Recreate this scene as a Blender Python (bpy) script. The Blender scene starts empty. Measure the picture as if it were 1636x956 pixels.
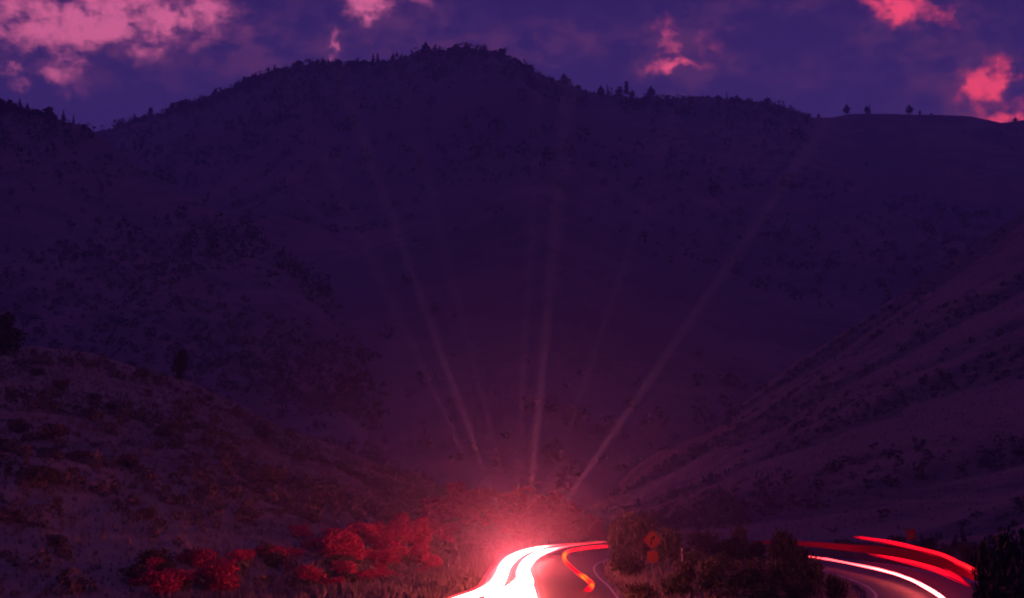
import bpy, math, random
import numpy as np
from mathutils import Vector
random.seed(7)
rng = np.random.default_rng(7)
S = bpy.context.scene
COL = S.collection
R = math.radians

# ------------------------------------------------------------------ camera
F, CX, CY, HZ, CAMH = 2200.0, 818.0, 478.0, 800.0, 5.0      # focal length in photo pixels, centre, eye level row, camera height
PITCH = math.atan((HZ - CY) / F)
cam = bpy.data.cameras.new('camera'); camo = bpy.data.objects.new('camera', cam); COL.objects.link(camo)
cam.sensor_width = 36; cam.lens = 36 * F / 1636; cam.clip_start = 0.5; cam.clip_end = 20000
camo.location = (0, 0, CAMH); camo.rotation_euler = (R(90) + PITCH, 0, 0)
S.camera = camo

def ray(px, py):
    X, Y = (px - CX) / F, (CY - py) / F
    c, s = math.cos(PITCH), math.sin(PITCH)
    return X, c - Y * s, s + Y * c                            # right, forward, up
def at(px, py, d):                                            # point seen at a pixel, d metres ahead
    x, y, z = ray(px, py)
    return Vector((x / y * d, d, CAMH + z / y * d))
def on(px, py, z):                                            # point seen at a pixel, at height z
    x, y, u = ray(px, py)
    t = (z - CAMH) / u
    return Vector((x * t, y * t, z))

# ------------------------------------------------------------------ world, sun, exposure
SUN_EL, SUN_AZ = R(-1.0), R(20)
world = bpy.data.worlds.new('World'); S.world = world; world.use_nodes = True
class NT:
    """small helper to write node trees"""
    def __init__(s, tree): s.t = tree; s.n = tree.nodes; s.l = tree.links
    def put(s, sock, v):
        if hasattr(v, 'is_output') : s.l.new(v, sock)
        else: sock.default_value = v
    def m(s, op, a, b=0.0, c=0.0, clamp=False):
        n = s.n.new('ShaderNodeMath'); n.operation = op; n.use_clamp = clamp
        for i, v in enumerate((a, b, c)): s.put(n.inputs[i], v)
        return n.outputs[0]
    def v(s, op, a, b=(0, 0, 0), out=0):
        n = s.n.new('ShaderNodeVectorMath'); n.operation = op
        s.put(n.inputs[0], a); s.put(n.inputs[1], b)
        return n.outputs[out]
    def noise(s, vec, scale, detail=4, rough=0.55, dist=0.0, color=False):
        n = s.n.new('ShaderNodeTexNoise'); s.put(n.inputs['Vector'], vec)
        n.inputs['Scale'].default_value = scale; n.inputs['Detail'].default_value = detail
        n.inputs['Roughness'].default_value = rough; n.inputs['Distortion'].default_value = dist
        return n.outputs['Color' if color else 'Fac']
    def ss(s, x, a, b):                                       # smooth step
        n = s.n.new('ShaderNodeMapRange'); n.interpolation_type = 'SMOOTHSTEP'
        s.put(n.inputs[0], x); n.inputs[1].default_value = a; n.inputs[2].default_value = b
        return n.outputs[0]
    def mix(s, f, a, b):
        n = s.n.new('ShaderNodeMix'); n.data_type = 'RGBA'
        s.put(n.inputs[0], f); s.put(n.inputs[6], a); s.put(n.inputs[7], b)
        return n.outputs[2]
    def mapping(s, vec, loc=(0, 0, 0), rot=(0, 0, 0), scale=(1, 1, 1), kind='TEXTURE'):
        n = s.n.new('ShaderNodeMapping'); n.vector_type = kind; s.put(n.inputs[0], vec)
        n.inputs[1].default_value = loc; n.inputs[2].default_value = rot; n.inputs[3].default_value = scale
        return n.outputs[0]

def rgb(r, g, b): return (r, g, b, 1)

W = NT(world.node_tree)
bg = W.n['Background']
sky = W.n.new('ShaderNodeTexSky'); sky.sky_type = 'NISHITA'; sky.sun_disc = False
sky.sun_elevation = SUN_EL; sky.sun_rotation = SUN_AZ
tint = W.n.new('ShaderNodeMix'); tint.data_type = 'RGBA'; tint.blend_type = 'MULTIPLY'; tint.inputs[0].default_value = 1
W.l.new(sky.outputs[0], tint.inputs[6]); tint.inputs[7].default_value = rgb(0.22, 0.10, 0.60)
DIR = W.n.new('ShaderNodeTexCoord').outputs['Generated']
sep = W.n.new('ShaderNodeSeparateXYZ'); W.l.new(DIR, sep.inputs[0])
az = W.m('ARCTAN2', sep.outputs[0], sep.outputs[1])
el = W.m('ARCSINE', sep.outputs[2])
# twilight blue-violet, a little paler low down
low = W.ss(el, R(24), R(14))
dusk = W.mix(low, rgb(0.26, 0.125, 1.02), rgb(0.42, 0.24, 1.55))
dusk = W.mix(W.ss(el, R(24), R(55)), dusk, rgb(0.38, 0.22, 2.0))
base = W.n.new('ShaderNodeMix'); base.data_type = 'RGBA'; base.blend_type = 'ADD'; base.inputs[0].default_value = 1
W.l.new(tint.outputs[2], base.inputs[6]); W.l.new(dusk, base.inputs[7])
comb = W.n.new('ShaderNodeCombineXYZ'); W.l.new(az, comb.inputs[0]); W.l.new(el, comb.inputs[1])
ae = comb.outputs[0]
wn = W.noise(ae, 30, 6, 0.62, color=True)
ae = W.v('ADD', ae, W.v('MULTIPLY', W.v('SUBTRACT', wn, (0.5, 0.5, 0.5)), (0.062, 0.040, 0)))
PXR = 1 / 2230.0
def azel(px, py):
    x, y, z = ray(px, py)
    return math.atan2(x, y), math.atan2(z, math.hypot(x, y))
def blobs(lst):
    acc = None
    for (px, py, sx, sy, rot, amp) in lst:
        a, e = azel(px, py)
        p = W.mapping(ae, (a, e, 0), (0, 0, R(rot)), (sx * PXR, sy * PXR, 1))
        q = W.v('DOT_PRODUCT', p, p, out=1)
        g = W.m('MULTIPLY', W.m('POWER', 2.71828, W.m('MULTIPLY', q, -1.0)), amp)
        acc = g if acc is None else W.m('ADD', acc, g)
    return acc
BRIGHT = [(110, 14, 215, 50, 0, 1.1), (215, 45, 85, 38, 10, .8), (40, 62, 70, 26, 0, .5), (310, 20, 60, 20, 8, .5),
          (22, 122, 22, 15, 0, .75), (92, 120, 40, 24, -12, .7), (120, 92, 34, 18, 0, .5),
          (165, 78, 34, 16, 10, -.55), (40, 96, 70, 9, 0, -.55), (20, 24, 20, 12, 30, -.35),
          (612, 4, 68, 14, 6, .85), (575, 20, 32, 16, 18, .75), (530, 78, 10, 22, -25, .72),
          (1064, 80, 20, 30, 15, .68), (1085, 104, 40, 10, 4, .85), (1130, 70, 34, 20, 10, .45), (1066, 40, 18, 22, 0, .5),
          (1102, 80, 22, 14, 0, -.4),
          (1432, 14, 44, 18, 0, .95), (1505, 22, 32, 18, -20, .6), (1432, 42, 16, 14, 0, .5), (1392, 8, 22, 12, 0, .5),
          (1576, 131, 33, 26, 20, 1.5), (1606, 104, 14, 20, -20, .8), (1592, 152, 20, 10, 0, .7),
          (1604, 184, 46, 15, 8, 1.05), (1700, 160, 60, 26, 10, .9)]
DIM = [(170, 60, 280, 78, 6, .62), (640, 20, 120, 40, 0, .5), (420, 95, 60, 40, 25, .4), (530, 78, 30, 40, -20, .45),
       (900, 70, 180, 42, 0, .34), (1100, 75, 80, 52, 0, .6), (930, 62, 22, 10, 0, .3), (880, 108, 16, 9, 0, .45), (1250, 120, 200, 34, 0, .28),
       (1460, 25, 110, 50, 0, .62), (1550, 120, 90, 52, 0, .6), (1590, 175, 120, 28, 0, .6), (720, 80, 160, 26, 0, .3), (1250, 8, 120, 18, 0, .4)]
tex = W.noise(W.mapping(W.v('ADD', comb.outputs[0], (3, 1, 0)), scale=(1, .62, 1)), 34, 6, 0.6)
tex2 = W.noise(W.v('ADD', comb.outputs[0], (7, 2, 0)), 80, 5, 0.6)
k = W.m('ADD', W.m('MULTIPLY', W.ss(tex, .25, .75), 1.5), W.m('MULTIPLY', W.ss(tex2, .2, .8), 0.7))          # about 1.1 on average
# clouds over the rest of the sky
plane = W.v('DIVIDE', DIR, W.v('ADD', W.v('MULTIPLY', DIR, (0, 0, 1)), (0, 0, 0.25), 0))
dz = W.n.new('ShaderNodeCombineXYZ'); zz = W.m('ADD', W.m('MAXIMUM', sep.outputs[2], 0), 0.2)
W.l.new(W.m('DIVIDE', sep.outputs[0], zz), dz.inputs[0]); W.l.new(W.m('DIVIDE', sep.outputs[1], zz), dz.inputs[1])
gen = W.noise(dz.outputs[0], 2.2, 6, 0.6)
away = W.m('MAXIMUM', W.ss(el, R(21.5), R(26)), W.ss(W.m('ABSOLUTE', az), R(23), R(27)))
gmask = W.m('MULTIPLY', W.ss(gen, 0.495, 0.74), away)
bsum = W.m('MULTIPLY', blobs(BRIGHT), k)
bright = W.m('MAXIMUM', W.ss(bsum, 0.06, 1.6), W.m('MULTIPLY', gmask, 0.45))
dsum = W.m('ADD', W.m('MULTIPLY', blobs(DIM), k), W.m('MULTIPLY', W.m('SUBTRACT', tex, 0.42), 0.55))
dim = W.m('MAXIMUM', W.ss(dsum, 0.06, 1.05), gmask)
c1 = W.mix(W.m('MULTIPLY', dim, 0.72), base.outputs[2], rgb(1.75, 0.50, 1.85))
# clouds nearer the sunken sun burn redder
hot = W.ss(az, R(-6), R(18))
pink = W.mix(hot, rgb(11., 2.1, 4.7), rgb(16.0, 1.2, 2.5))
pink = W.mix(W.ss(W.m('ADD', W.m('MULTIPLY', tex, .6), W.m('MULTIPLY', tex2, .4)), .34, .56), W.mix(hot, rgb(5.6, 1.25, 3.2), rgb(9.0, .8, 1.9)), pink)
c2 = W.mix(W.m('MULTIPLY', bright, .95), c1, pink)
W.l.new(c2, bg.inputs[0]); bg.inputs[1].default_value = 0.1

sun = bpy.data.lights.new('sun', 'SUN'); sun.energy = 0.04; sun.angle = R(8); sun.color = (1, .55, .5)
suno = bpy.data.objects.new('sun', sun); COL.objects.link(suno)
sd = Vector((math.sin(SUN_AZ) * math.cos(SUN_EL), math.cos(SUN_AZ) * math.cos(SUN_EL), math.sin(SUN_EL)))
suno.rotation_euler = sd.to_track_quat('Z', 'Y').to_euler(); suno.location = (200, 400, 300)
S.view_settings.view_transform = 'Standard'; S.view_settings.look = 'None'
S.view_settings.exposure = 0.0; S.view_settings.gamma = 1.0
S.cycles.use_denoising = True
S.cycles.filter_width = 2.0
S.cycles.max_bounces = 5; S.cycles.volume_bounces = 1; S.cycles.diffuse_bounces = 2
S.cycles.sample_clamp_indirect = 4.0

# ------------------------------------------------------------------ helpers
def hash2(ix, iy, seed):
    h = (ix.astype(np.int64) * 374761393 + iy.astype(np.int64) * 668265263 + seed * 974634777) & 0xffffffff
    h = ((h ^ (h >> 13)) * 1274126177) & 0xffffffff
    return ((h ^ (h >> 16)) & 0xffff) / 65535.0
def vnoise(x, y, seed=0):
    x = np.asarray(x, float); y = np.asarray(y, float)
    ix, iy = np.floor(x), np.floor(y); fx, fy = x - ix, y - iy
    fx = fx * fx * (3 - 2 * fx); fy = fy * fy * (3 - 2 * fy)
    a, b = hash2(ix, iy, seed), hash2(ix + 1, iy, seed); c, d = hash2(ix, iy + 1, seed), hash2(ix + 1, iy + 1, seed)
    return (a + (b - a) * fx) * (1 - fy) + (c + (d - c) * fx) * fy
def fbm(x, y, o=5, seed=0):
    s, a, t = 0, 1.0, 0
    for i in range(o):
        s = s + a * (vnoise(x * 2 ** i, y * 2 ** i, seed + i) - .5); t += a; a *= .5
    return s / t * 2
def new_mesh(name, verts, faces, mat=None, smooth=False, attr=None):
    me = bpy.data.meshes.new(name)
    me.from_pydata([tuple(map(float, v)) for v in verts] if not isinstance(verts, np.ndarray) else verts.tolist(), [],
                   faces if not isinstance(faces, np.ndarray) else faces.tolist())
    if mat: me.materials.append(mat)
    if smooth: me.polygons.foreach_set('use_smooth', [True] * len(me.polygons))
    if attr is not None:
        a = me.attributes.new('glow', 'FLOAT', 'POINT'); a.data.foreach_set('value', np.asarray(attr, np.float32))
    me.update()
    return me
def link(name, data, parent=None, **props):
    o = bpy.data.objects.new(name, data); COL.objects.link(o)
    if parent: o.parent = parent
    for k_, v_ in props.items(): o[k_] = v_
    return o
def resample(pts, n):
    pts = np.array([tuple(p) for p in pts], float)
    d = np.r_[0, np.cumsum(np.linalg.norm(np.diff(pts[:, :2], axis=0), axis=1))]
    t = np.linspace(0, d[-1], n)
    return np.stack([np.interp(t, d, pts[:, i]) for i in range(pts.shape[1])], 1)
def spline(pts, n=12):                                        # Catmull-Rom through every point
    P = [np.array(tuple(p), float) for p in pts]
    P = [2 * P[0] - P[1]] + P + [2 * P[-1] - P[-2]]
    out = []
    for i in range(1, len(P) - 2):
        p0, p1, p2, p3 = P[i - 1:i + 3]
        for j in range(n):
            t = j / n
            out.append(.5 * (2 * p1 + (p2 - p0) * t + (2 * p0 - 5 * p1 + 4 * p2 - p3) * t * t + (3 * p1 - p0 - 3 * p2 + p3) * t ** 3))
    out.append(P[-2])
    return np.array(out)
def grid_faces(nu, nv):
    i = np.arange(nu - 1)[:, None] * nv + np.arange(nv - 1)[None, :]
    return np.stack([i, i + 1, i + nv + 1, i + nv], -1).reshape(-1, 4)

# ------------------------------------------------------------------ materials
def principled(name):
    m = bpy.data.materials.new(name); m.use_nodes = True
    t = NT(m.node_tree); b = t.n['Principled BSDF']
    b.inputs['Roughness'].default_value = .9; b.inputs['Specular IOR Level'].default_value = .15
    return m, t, b
def simple(name, col, rough=.7, spec=.2, metal=0, var=.25, scale=6):
    m, t, b = principled(name)
    p = t.n.new('ShaderNodeTexCoord').outputs['Object']
    f = t.noise(p, scale, 5, .6)
    b.inputs['Roughness'].default_value = rough; b.inputs['Specular IOR Level'].default_value = spec; b.inputs['Metallic'].default_value = metal
    c = t.mix(f, rgb(*[x * (1 - var) for x in col]), rgb(*[min(1, x * (1 + var)) for x in col]))
    t.l.new(c, b.inputs['Base Color'])
    return m
def terrain_mat(name, grass, bare, scrub, s1, s2, lo=.46, hi=.6, bump=.4, cover=False):
    """dry grass, bare earth and a scrub carpet mixed by noise in world space"""
    m, t, b = principled(name)
    p = t.n.new('ShaderNodeNewGeometry').outputs['Position']
    big = t.noise(p, s1, 6, .6, .4); fine = t.noise(p, s2, 5, .65)
    mid = t.noise(p, s1 * 5, 5, .65, .3)
    c = t.mix(t.ss(big, .38, .62), rgb(*grass), rgb(*bare))
    mask = t.ss(t.m('ADD', t.m('MULTIPLY', mid, .6), t.m('MULTIPLY', fine, .4)), lo, hi)
    if cover:                                                 # how much brush grows here, stored on the slope
        a = t.n.new('ShaderNodeAttribute'); a.attribute_name = 'glow'
        mask = t.ss(t.m('ADD', a.outputs['Fac'], t.m('MULTIPLY', t.m('SUBTRACT', mid, .5), 1.6)), .25, .85)
    c = t.mix(mask, c, rgb(*scrub))
    c = t.mix(t.m('MULTIPLY', t.ss(fine, .35, .75), .35), c, rgb(*[g * 1.5 for g in grass]))
    t.l.new(c, b.inputs['Base Color'])
    bn = t.n.new('ShaderNodeBump'); bn.inputs['Strength'].default_value = bump; bn.inputs['Distance'].default_value = .5 / s2
    t.l.new(fine, bn.inputs['Height']); t.l.new(bn.outputs[0], b.inputs['Normal'])
    return m
def leaf_mat(name, a, bcol, scale=.6):
    m, t, b = principled(name)
    p = t.n.new('ShaderNodeNewGeometry').outputs['Position']
    f = t.noise(p, scale, 4, .7)
    oi = t.n.new('ShaderNodeObjectInfo').outputs['Random']
    f = t.m('ADD', t.m('MULTIPLY', f, .8), t.m('MULTIPLY', oi, .3), clamp=True)
    t.l.new(t.mix(f, rgb(*a), rgb(*bcol)), b.inputs['Base Color'])
    b.inputs['Roughness'].default_value = .75
    return m
def glow_mat(name, stops, strength):
    """lamp light: colour and power follow how long the lamps lingered (the glow attribute)"""
    m = bpy.data.materials.new(name); m.use_nodes = True
    t = NT(m.node_tree); t.n.remove(t.n['Principled BSDF'])
    a = t.n.new('ShaderNodeAttribute'); a.attribute_name = 'glow'
    r = t.n.new('ShaderNodeValToRGB'); r.color_ramp.elements[0].position = stops[0][0]; r.color_ramp.elements[0].color = rgb(*stops[0][1])
    r.color_ramp.elements[1].position = stops[-1][0]; r.color_ramp.elements[1].color = rgb(*stops[-1][1])
    for pos, c in stops[1:-1]:
        e = r.color_ramp.elements.new(pos); e.color = rgb(*c)
    e = t.n.new('ShaderNodeEmission'); t.l.new(a.outputs['Fac'], r.inputs[0]); t.l.new(r.outputs[0], e.inputs[0])
    t.l.new(t.m('MULTIPLY', a.outputs['Fac'], strength), e.inputs[1])
    t.l.new(e.outputs[0], t.n['Material Output'].inputs[0])
    return m
M_mount = terrain_mat('dry_mountain', (.078, .082, .10), (.165, .135, .13), (.06, .066, .078), .006, .09, .44, .6)
M_spur = terrain_mat('scrubby_spur', (.13, .115, .112), (.17, .135, .13), (.065, .068, .07), .012, .16, .45, .6)
M_right = terrain_mat('banded_slope', (.22, .145, .115), (.27, .18, .14), (.085, .075, .075), .02, .3, .5, .72, cover=True)
M_hill = terrain_mat('grassy_hill', (.27, .235, .155), (.20, .175, .125), (.135, .125, .085), .05, 1.1, .5, .7)
M_ground = terrain_mat('valley_ground', (.17, .125, .09), (.14, .11, .09), (.05, .05, .035), .05, 1.4, .5, .66)
M_leaf = [leaf_mat('scrub_leaf', (.055, .058, .036), (.115, .105, .066)), leaf_mat('willow_leaf', (.05, .07, .03), (.12, .13, .06)),
          leaf_mat('juniper_leaf', (.018, .026, .016), (.04, .052, .03))]
M_redlit = leaf_mat('red_lit_leaf', (.26, .025, .06), (.46, .06, .115))  # red of the tail lamps painted into the leaf colour
M_pine = leaf_mat('pine_needle', (.014, .02, .014), (.035, .045, .028), .1)
M_straw = leaf_mat('dry_grass', (.15, .135, .11), (.23, .205, .17), .3)
M_sage = leaf_mat('sage_leaf', (.085, .083, .062), (.17, .155, .115))
M_far = leaf_mat('distant_scrub', (.058, .06, .062), (.09, .086, .082), .02)
M_bark = simple('bark', (.07, .05, .04), .9, .1)
M_road = simple('asphalt', (.10, .097, .096), .75, .3, 0, .25, .8)
M_paint = simple('white_road_paint', (.42, .42, .42), .6, .3, 0, .25, 4)
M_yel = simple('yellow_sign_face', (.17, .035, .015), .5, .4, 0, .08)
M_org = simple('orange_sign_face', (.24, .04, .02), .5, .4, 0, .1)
M_blk = simple('black_sign_print', (.012, .012, .012), .6, .2)
M_steel = simple('galvanised_steel', (.14, .14, .145), .6, .3, .6, .15, 10)
M_post = simple('white_post_plastic', (.3, .3, .32), .5, .3, 0, .15, 10)

# ------------------------------------------------------------------ the road: a hairpin that comes up the valley and turns back
CENTRE = [(-32, 38, 0), (-18, 43, 0), (-8, 49, 0), (-1.6, 57, 0), (1.3, 66, 0), (2.0, 80, 0), (2.1, 95, 0), (2.8, 109, 0), (4.8, 121, 0), (8.6, 130, 0), (14, 133.5, 0), (19.5, 131.5, 0),
          (23.6, 124, 0), (25.8, 112, 0), (25.9, 100, 0), (25.0, 86, 0), (22.8, 73.5, 0), (19.4, 64, 0), (14.6, 57, 0), (9, 49, 0), (6.5, 38, 0), (9, 24, 0), (13, 8, 0), (14, -20, 0), (14, -60, 0)]
centre = spline(CENTRE, 8)
def ribbon(c, off0, off1, z, n_cross=2):
    d = np.gradient(c[:, :2], axis=0); d /= np.linalg.norm(d, axis=1)[:, None]
    nrm = np.stack([d[:, 1], -d[:, 0]], 1)                   # to the right of travel
    rows = []
    for k_ in range(n_cross):
        o = off0 + (off1 - off0) * k_ / (n_cross - 1)
        rows.append(np.c_[c[:, :2] + nrm * o, np.full(len(c), z)])
    return np.stack(rows, 1).reshape(-1, 3), grid_faces(len(c), n_cross)
v_, f_ = ribbon(centre, -4.1, 4.1, 0, 4)
road = link('road', new_mesh('road', v_, f_, M_road), kind='structure')
for a_, b_ in ((-3.72, -3.57), (3.57, 3.72)):
    v_, f_ = ribbon(centre, a_, b_, .004)
    link('edge_line', new_mesh('edge_line', v_, f_, M_paint), road)

# ------------------------------------------------------------------ ground
def road_dist(x, y):
    d = np.full(x.shape, 1e9)
    for c in centre[::3]:
        d = np.minimum(d, (x - c[0]) ** 2 + (y - c[1]) ** 2)
    return np.sqrt(d)
def smooth(a, b, x):
    t = np.clip((x - a) / (b - a), 0, 1); return t * t * (3 - 2 * t)
def ground_z(x, y):
    x = np.asarray(x, float); y = np.asarray(y, float)
    rd = road_dist(x, y)
    z = -.05 + fbm(x * .12, y * .12, 4, 5) * .55 * smooth(4.5, 12, rd)
    z += 3.3 * np.exp(-(x ** 2 + y ** 2) / 90.0)
    z += 1.2 * np.exp(-((x - 13) ** 2 / 40 + (y - 98) ** 2 / 300)) * smooth(4.5, 8, rd)
    z -= .12 * smooth(3.2, 4.2, rd) * (1 - smooth(4.6, 6.5, rd))
    z += smooth(30, 300, np.hypot(x, y - 60)) * fbm(x * .02, y * .02, 3, 9) * 1.5
    return np.where(rd < 4.6, np.minimum(z, -.06), z)
t_ = np.linspace(-1, 1, 281)
gx = np.sinh(t_ * 5.2) / math.sinh(5.2) * 3000
t2 = np.linspace(-1, 1, 301)
gy = 90 + np.sinh(t2 * 5.0) / math.sinh(5.0) * 2900
GX, GY = np.meshgrid(gx, gy, indexing='ij')
GZ = ground_z(GX, GY)
link('ground', new_mesh('ground', np.stack([GX, GY, GZ], -1).reshape(-1, 3), grid_faces(len(gx), len(gy))[:, ::-1], M_ground, True), kind='structure')

# ------------------------------------------------------------------ hills and mountains: crest line, foot line, slope between, back slope behind
class Slope:
    def __init__(s, name, crest, foot, mat, nu, nv, power, amp, freq, gully=0, gfreq=.02, seed=1, back=200, rough=.0, bands=None):
        s.bands = bands
        s.C, s.Ft = resample(crest, nu), resample(foot, nu)
        s.nu, s.nv, s.power, s.amp, s.freq, s.gully, s.gfreq, s.seed, s.rough = nu, nv, power, amp, freq, gully, gfreq, seed, rough
        U = np.linspace(0, 1, nu)[:, None] * np.ones(nv)[None]; V = np.linspace(0, 1, nv)[None] * np.ones(nu)[:, None]
        cov = s.cover(U, V); P = s.pos(U, V)
        nb = 8
        Bk = []
        for j in range(nb, 0, -1):
            t = j / nb
            q = s.C.copy(); q[:, 1] += back * t; q[:, 2] -= (s.C[:, 2] + 3) * t ** 1.2 
            Bk.append(q)
        P = np.concatenate([np.stack(Bk, 1), P], 1)
        s.P = P
        s.o = link(name, new_mesh(name, P.reshape(-1, 3), grid_faces(nu, nv + nb)[:, ::-1], mat, True, np.concatenate([np.repeat(cov[:, :1], nb, 1), cov], 1).reshape(-1)), kind='structure')
    def cover(s, U, V):                                       # brush in the gullies, bare grass on the ribs between
        if not s.bands: return np.full(np.shape(U), .5)
        n, sk, wob = s.bands
        ph = V * n + U * sk + wob * fbm(np.asarray(U) * 7, np.asarray(V) * 5, 4, s.seed + 80)
        return np.clip(.5 - .34 * np.cos(2 * math.pi * ph) + .75 * fbm(np.asarray(V) * 30 - np.asarray(U) * 11, np.asarray(U) * 7, 4, s.seed + 90), 0, 1)
    def pos(s, U, V):
        U = np.asarray(U, float); V = np.asarray(V, float)
        i = U * (s.nu - 1)
        g = lambda A: np.stack([np.interp(i, np.arange(s.nu), A[:, k_]) for k_ in range(3)], -1)
        c, f = g(s.C), g(s.Ft)
        p = c + (f - c) * V[..., None]
        w = np.clip(np.sin(np.pi * np.clip(V, 0, 1)), 0, 1) ** .7
        z = f[..., 2] + (c[..., 2] - f[..., 2]) * (1 - V) ** s.power
        L = np.linalg.norm(np.diff(s.C[:, :2], axis=0), axis=1).sum()
        gu = U * L * s.gfreq + .55 * fbm(p[..., 0] * s.gfreq * .8, p[..., 1] * s.gfreq * .8, 3, s.seed + 40)
        rg = 1 - np.abs(2 * (vnoise(gu, V * 1.2 + 5, s.seed + 60)) - 1)
        z = z + w * (s.amp * fbm(p[..., 0] * s.freq, p[..., 1] * s.freq, 5, s.seed) + s.gully * (rg - .6))
        if s.bands: z = z + w * 1.3 * (.5 - s.cover(U, V))
        if s.rough: z = z + s.rough * fbm(p[..., 0] * s.freq * 9, p[..., 1] * s.freq * 9, 3, s.seed + 9) * (.25 + w)
        p[..., 2] = z
        return p

RIDGE = [(-420, 250, 1300), (-200, 262, 1320), (0, 248, 1340), (100, 225, 1340), (165, 207, 1340), (180, 207, 1335), (215, 197, 1320), (260, 186, 1310), (300, 175, 1300), (340, 159, 1290),
         (380, 142, 1280), (420, 125, 1270), (460, 116, 1260), (500, 108, 1255), (540, 105, 1250), (570, 106, 1250), (600, 102, 1245), (640, 94, 1240), (670, 84, 1240), (690, 81, 1240),
         (720, 80, 1240), (760, 81, 1245), (790, 85, 1250), (820, 97, 1255), (850, 113, 1260), (880, 126, 1265), (910, 136, 1270), (940, 147, 1275), (970, 151, 1280), (1000, 154, 1285),
         (1015, 158, 1290), (1040, 152, 1295), (1060, 158, 1300), (1080, 158, 1300), (1120, 155, 1300), (1160, 158, 1300), (1200, 162, 1300), (1240, 168, 1300), (1270, 177, 1300),
         (1300, 188, 1300), (1330, 188, 1310), (1360, 182, 1320), (1400, 182, 1320), (1450, 183, 1320), (1500, 184, 1320), (1550, 186, 1320), (1580, 192, 1320), (1602, 197, 1320),
         (1636, 192, 1310), (1700, 186, 1300), (1900, 170, 1300), (2200, 190, 1300)]
crest_m = [at(*r) for r in RIDGE]
foot_m = [Vector((x, y, -3)) for x, y in ((-420, 420), (-300, 400), (-160, 330), (-60, 300), (20, 280), (120, 300), (300, 380), (520, 480))]
mountain = Slope('mountain', crest_m, foot_m, M_mount, 420, 150, 1.12, 26, .004, 26, .0075, 3, 700, 1.2)

spur_crest = [at(*r) for r in ((-260, 120, 760), (-120, 150, 740), (0, 176, 720), (60, 184, 712), (100, 194, 706), (140, 203, 700), (190, 240, 690), (240, 278, 675), (310, 315, 655),
                               (380, 352, 630), (450, 395, 600), (520, 460, 565), (570, 545, 520), (615, 620, 470), (660, 690, 420), (720, 760, 370))]
foot_s = [Vector(p) for p in ((-330, 330, -2), (-220, 280, -2), (-120, 240, -2), (-60, 235, -3), (-40, 250, -3), (-20, 300, -3))]
spur = Slope('spur', spur_crest, foot_s, M_spur, 220, 130, 1.1, 11, .012, 9, .02, 11, 260, .8)

rs_crest = [at(*r) for r in ((2100, 0, 560), (1900, 160, 545), (1760, 255, 530), (1636, 338, 515), (1560, 388, 500), (1480, 442, 485), (1400, 496, 470), (1340, 536, 455), (1280, 573, 440),
                             (1220, 616, 425), (1160, 655, 410), (1100, 690, 390), (1050, 718, 370), (1000, 748, 350), (960, 775, 330), (920, 800, 310))]
rs_foot = [Vector(p) for p in ((230, 150, -1), (170, 150, -1), (110, 150, -1), (70, 155, -1), (45, 165, -1), (30, 180, -1), (18, 215, -1), (10, 260, -1))]
right = Slope('hillside', rs_crest, rs_foot, M_right, 300, 220, 1.0, 2.5, .03, 2.5, .016, 21, 160, .35, (4.2, -1.5, .16))

rn_crest = [at(*r) for r in ((2000, 560, 190), (1800, 690, 180), (1700, 748, 172), (1636, 784, 166), (1580, 812, 160), (1530, 838, 156), (1480, 862, 150), (1430, 880, 146))]
rn_foot = [Vector(p) for p in ((110, 70, -1), (80, 85, -1), (60, 100, -1), (47, 112, -1), (40, 125, -1), (37, 132, -1))]
near_right = Slope('knoll', rn_crest, rn_foot, M_right, 80, 60, 1.0, 1.2, .06, .8, .05, 31, 50, .2, (1.6, .3, .3))

LH = ((-260, 500, 168), (-120, 535, 168), (0, 556, 170), (60, 553, 171), (110, 560, 172), (150, 566, 173), (230, 591, 175), (300, 609, 176), (340, 628, 178), (380, 645, 180), (450, 682, 184), (520, 706, 188), (600, 741, 192), (680, 768, 196), (760, 800, 205), (860, 820, 220))
lh_crest = [at(*r) for r in LH]
lh_foot = [Vector(p) for p in ((-95, 40, -.3), (-60, 50, -.3), (-36, 60, -.3), (-18, 70, -.3), (-9, 84, -.3), (-6, 100, -.3), (-5, 115, -.3), (-2, 130, -.3), (6, 146, -.3), (20, 160, -.3))]
left = Slope('hill', lh_crest, lh_foot, M_hill, 260, 220, 1.0, 1.6, .06, 1.3, .05, 41, 60, .35)

# ------------------------------------------------------------------ plants
def leaf_cloud(n, centres, radii, size, seed, up=.3, shell=.45):
    """n leaf faces spread through lumpy volumes"""
    r = np.random.default_rng(seed)
    centres = np.array(centres); radii = np.array(radii)
    w = radii ** 2; idx = r.choice(len(centres), n, p=w / w.sum())
    d = r.normal(size=(n, 3)); d /= np.linalg.norm(d, axis=1)[:, None]
    q = (shell + (1 - shell) * r.random(n)) * (.82 + .36 * r.random(n))
    p = centres[idx] + d * (radii[idx] * q)[:, None] * np.array([1, 1, .9])
    p[:, 2] = np.maximum(p[:, 2], .02)
    a = r.normal(size=(n, 3)); a[:, 2] += up; a /= np.linalg.norm(a, axis=1)[:, None]
    b = np.cross(a, r.normal(size=(n, 3))); b /= np.linalg.norm(b, axis=1)[:, None]
    s = size * (.55 + .9 * r.random(n))[:, None]
    v = np.stack([p - a * s, p + b * s * .55, p + a * s, p - b * s * .55], 1).reshape(-1, 3)
    return v, np.arange(n * 4).reshape(-1, 4)
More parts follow.
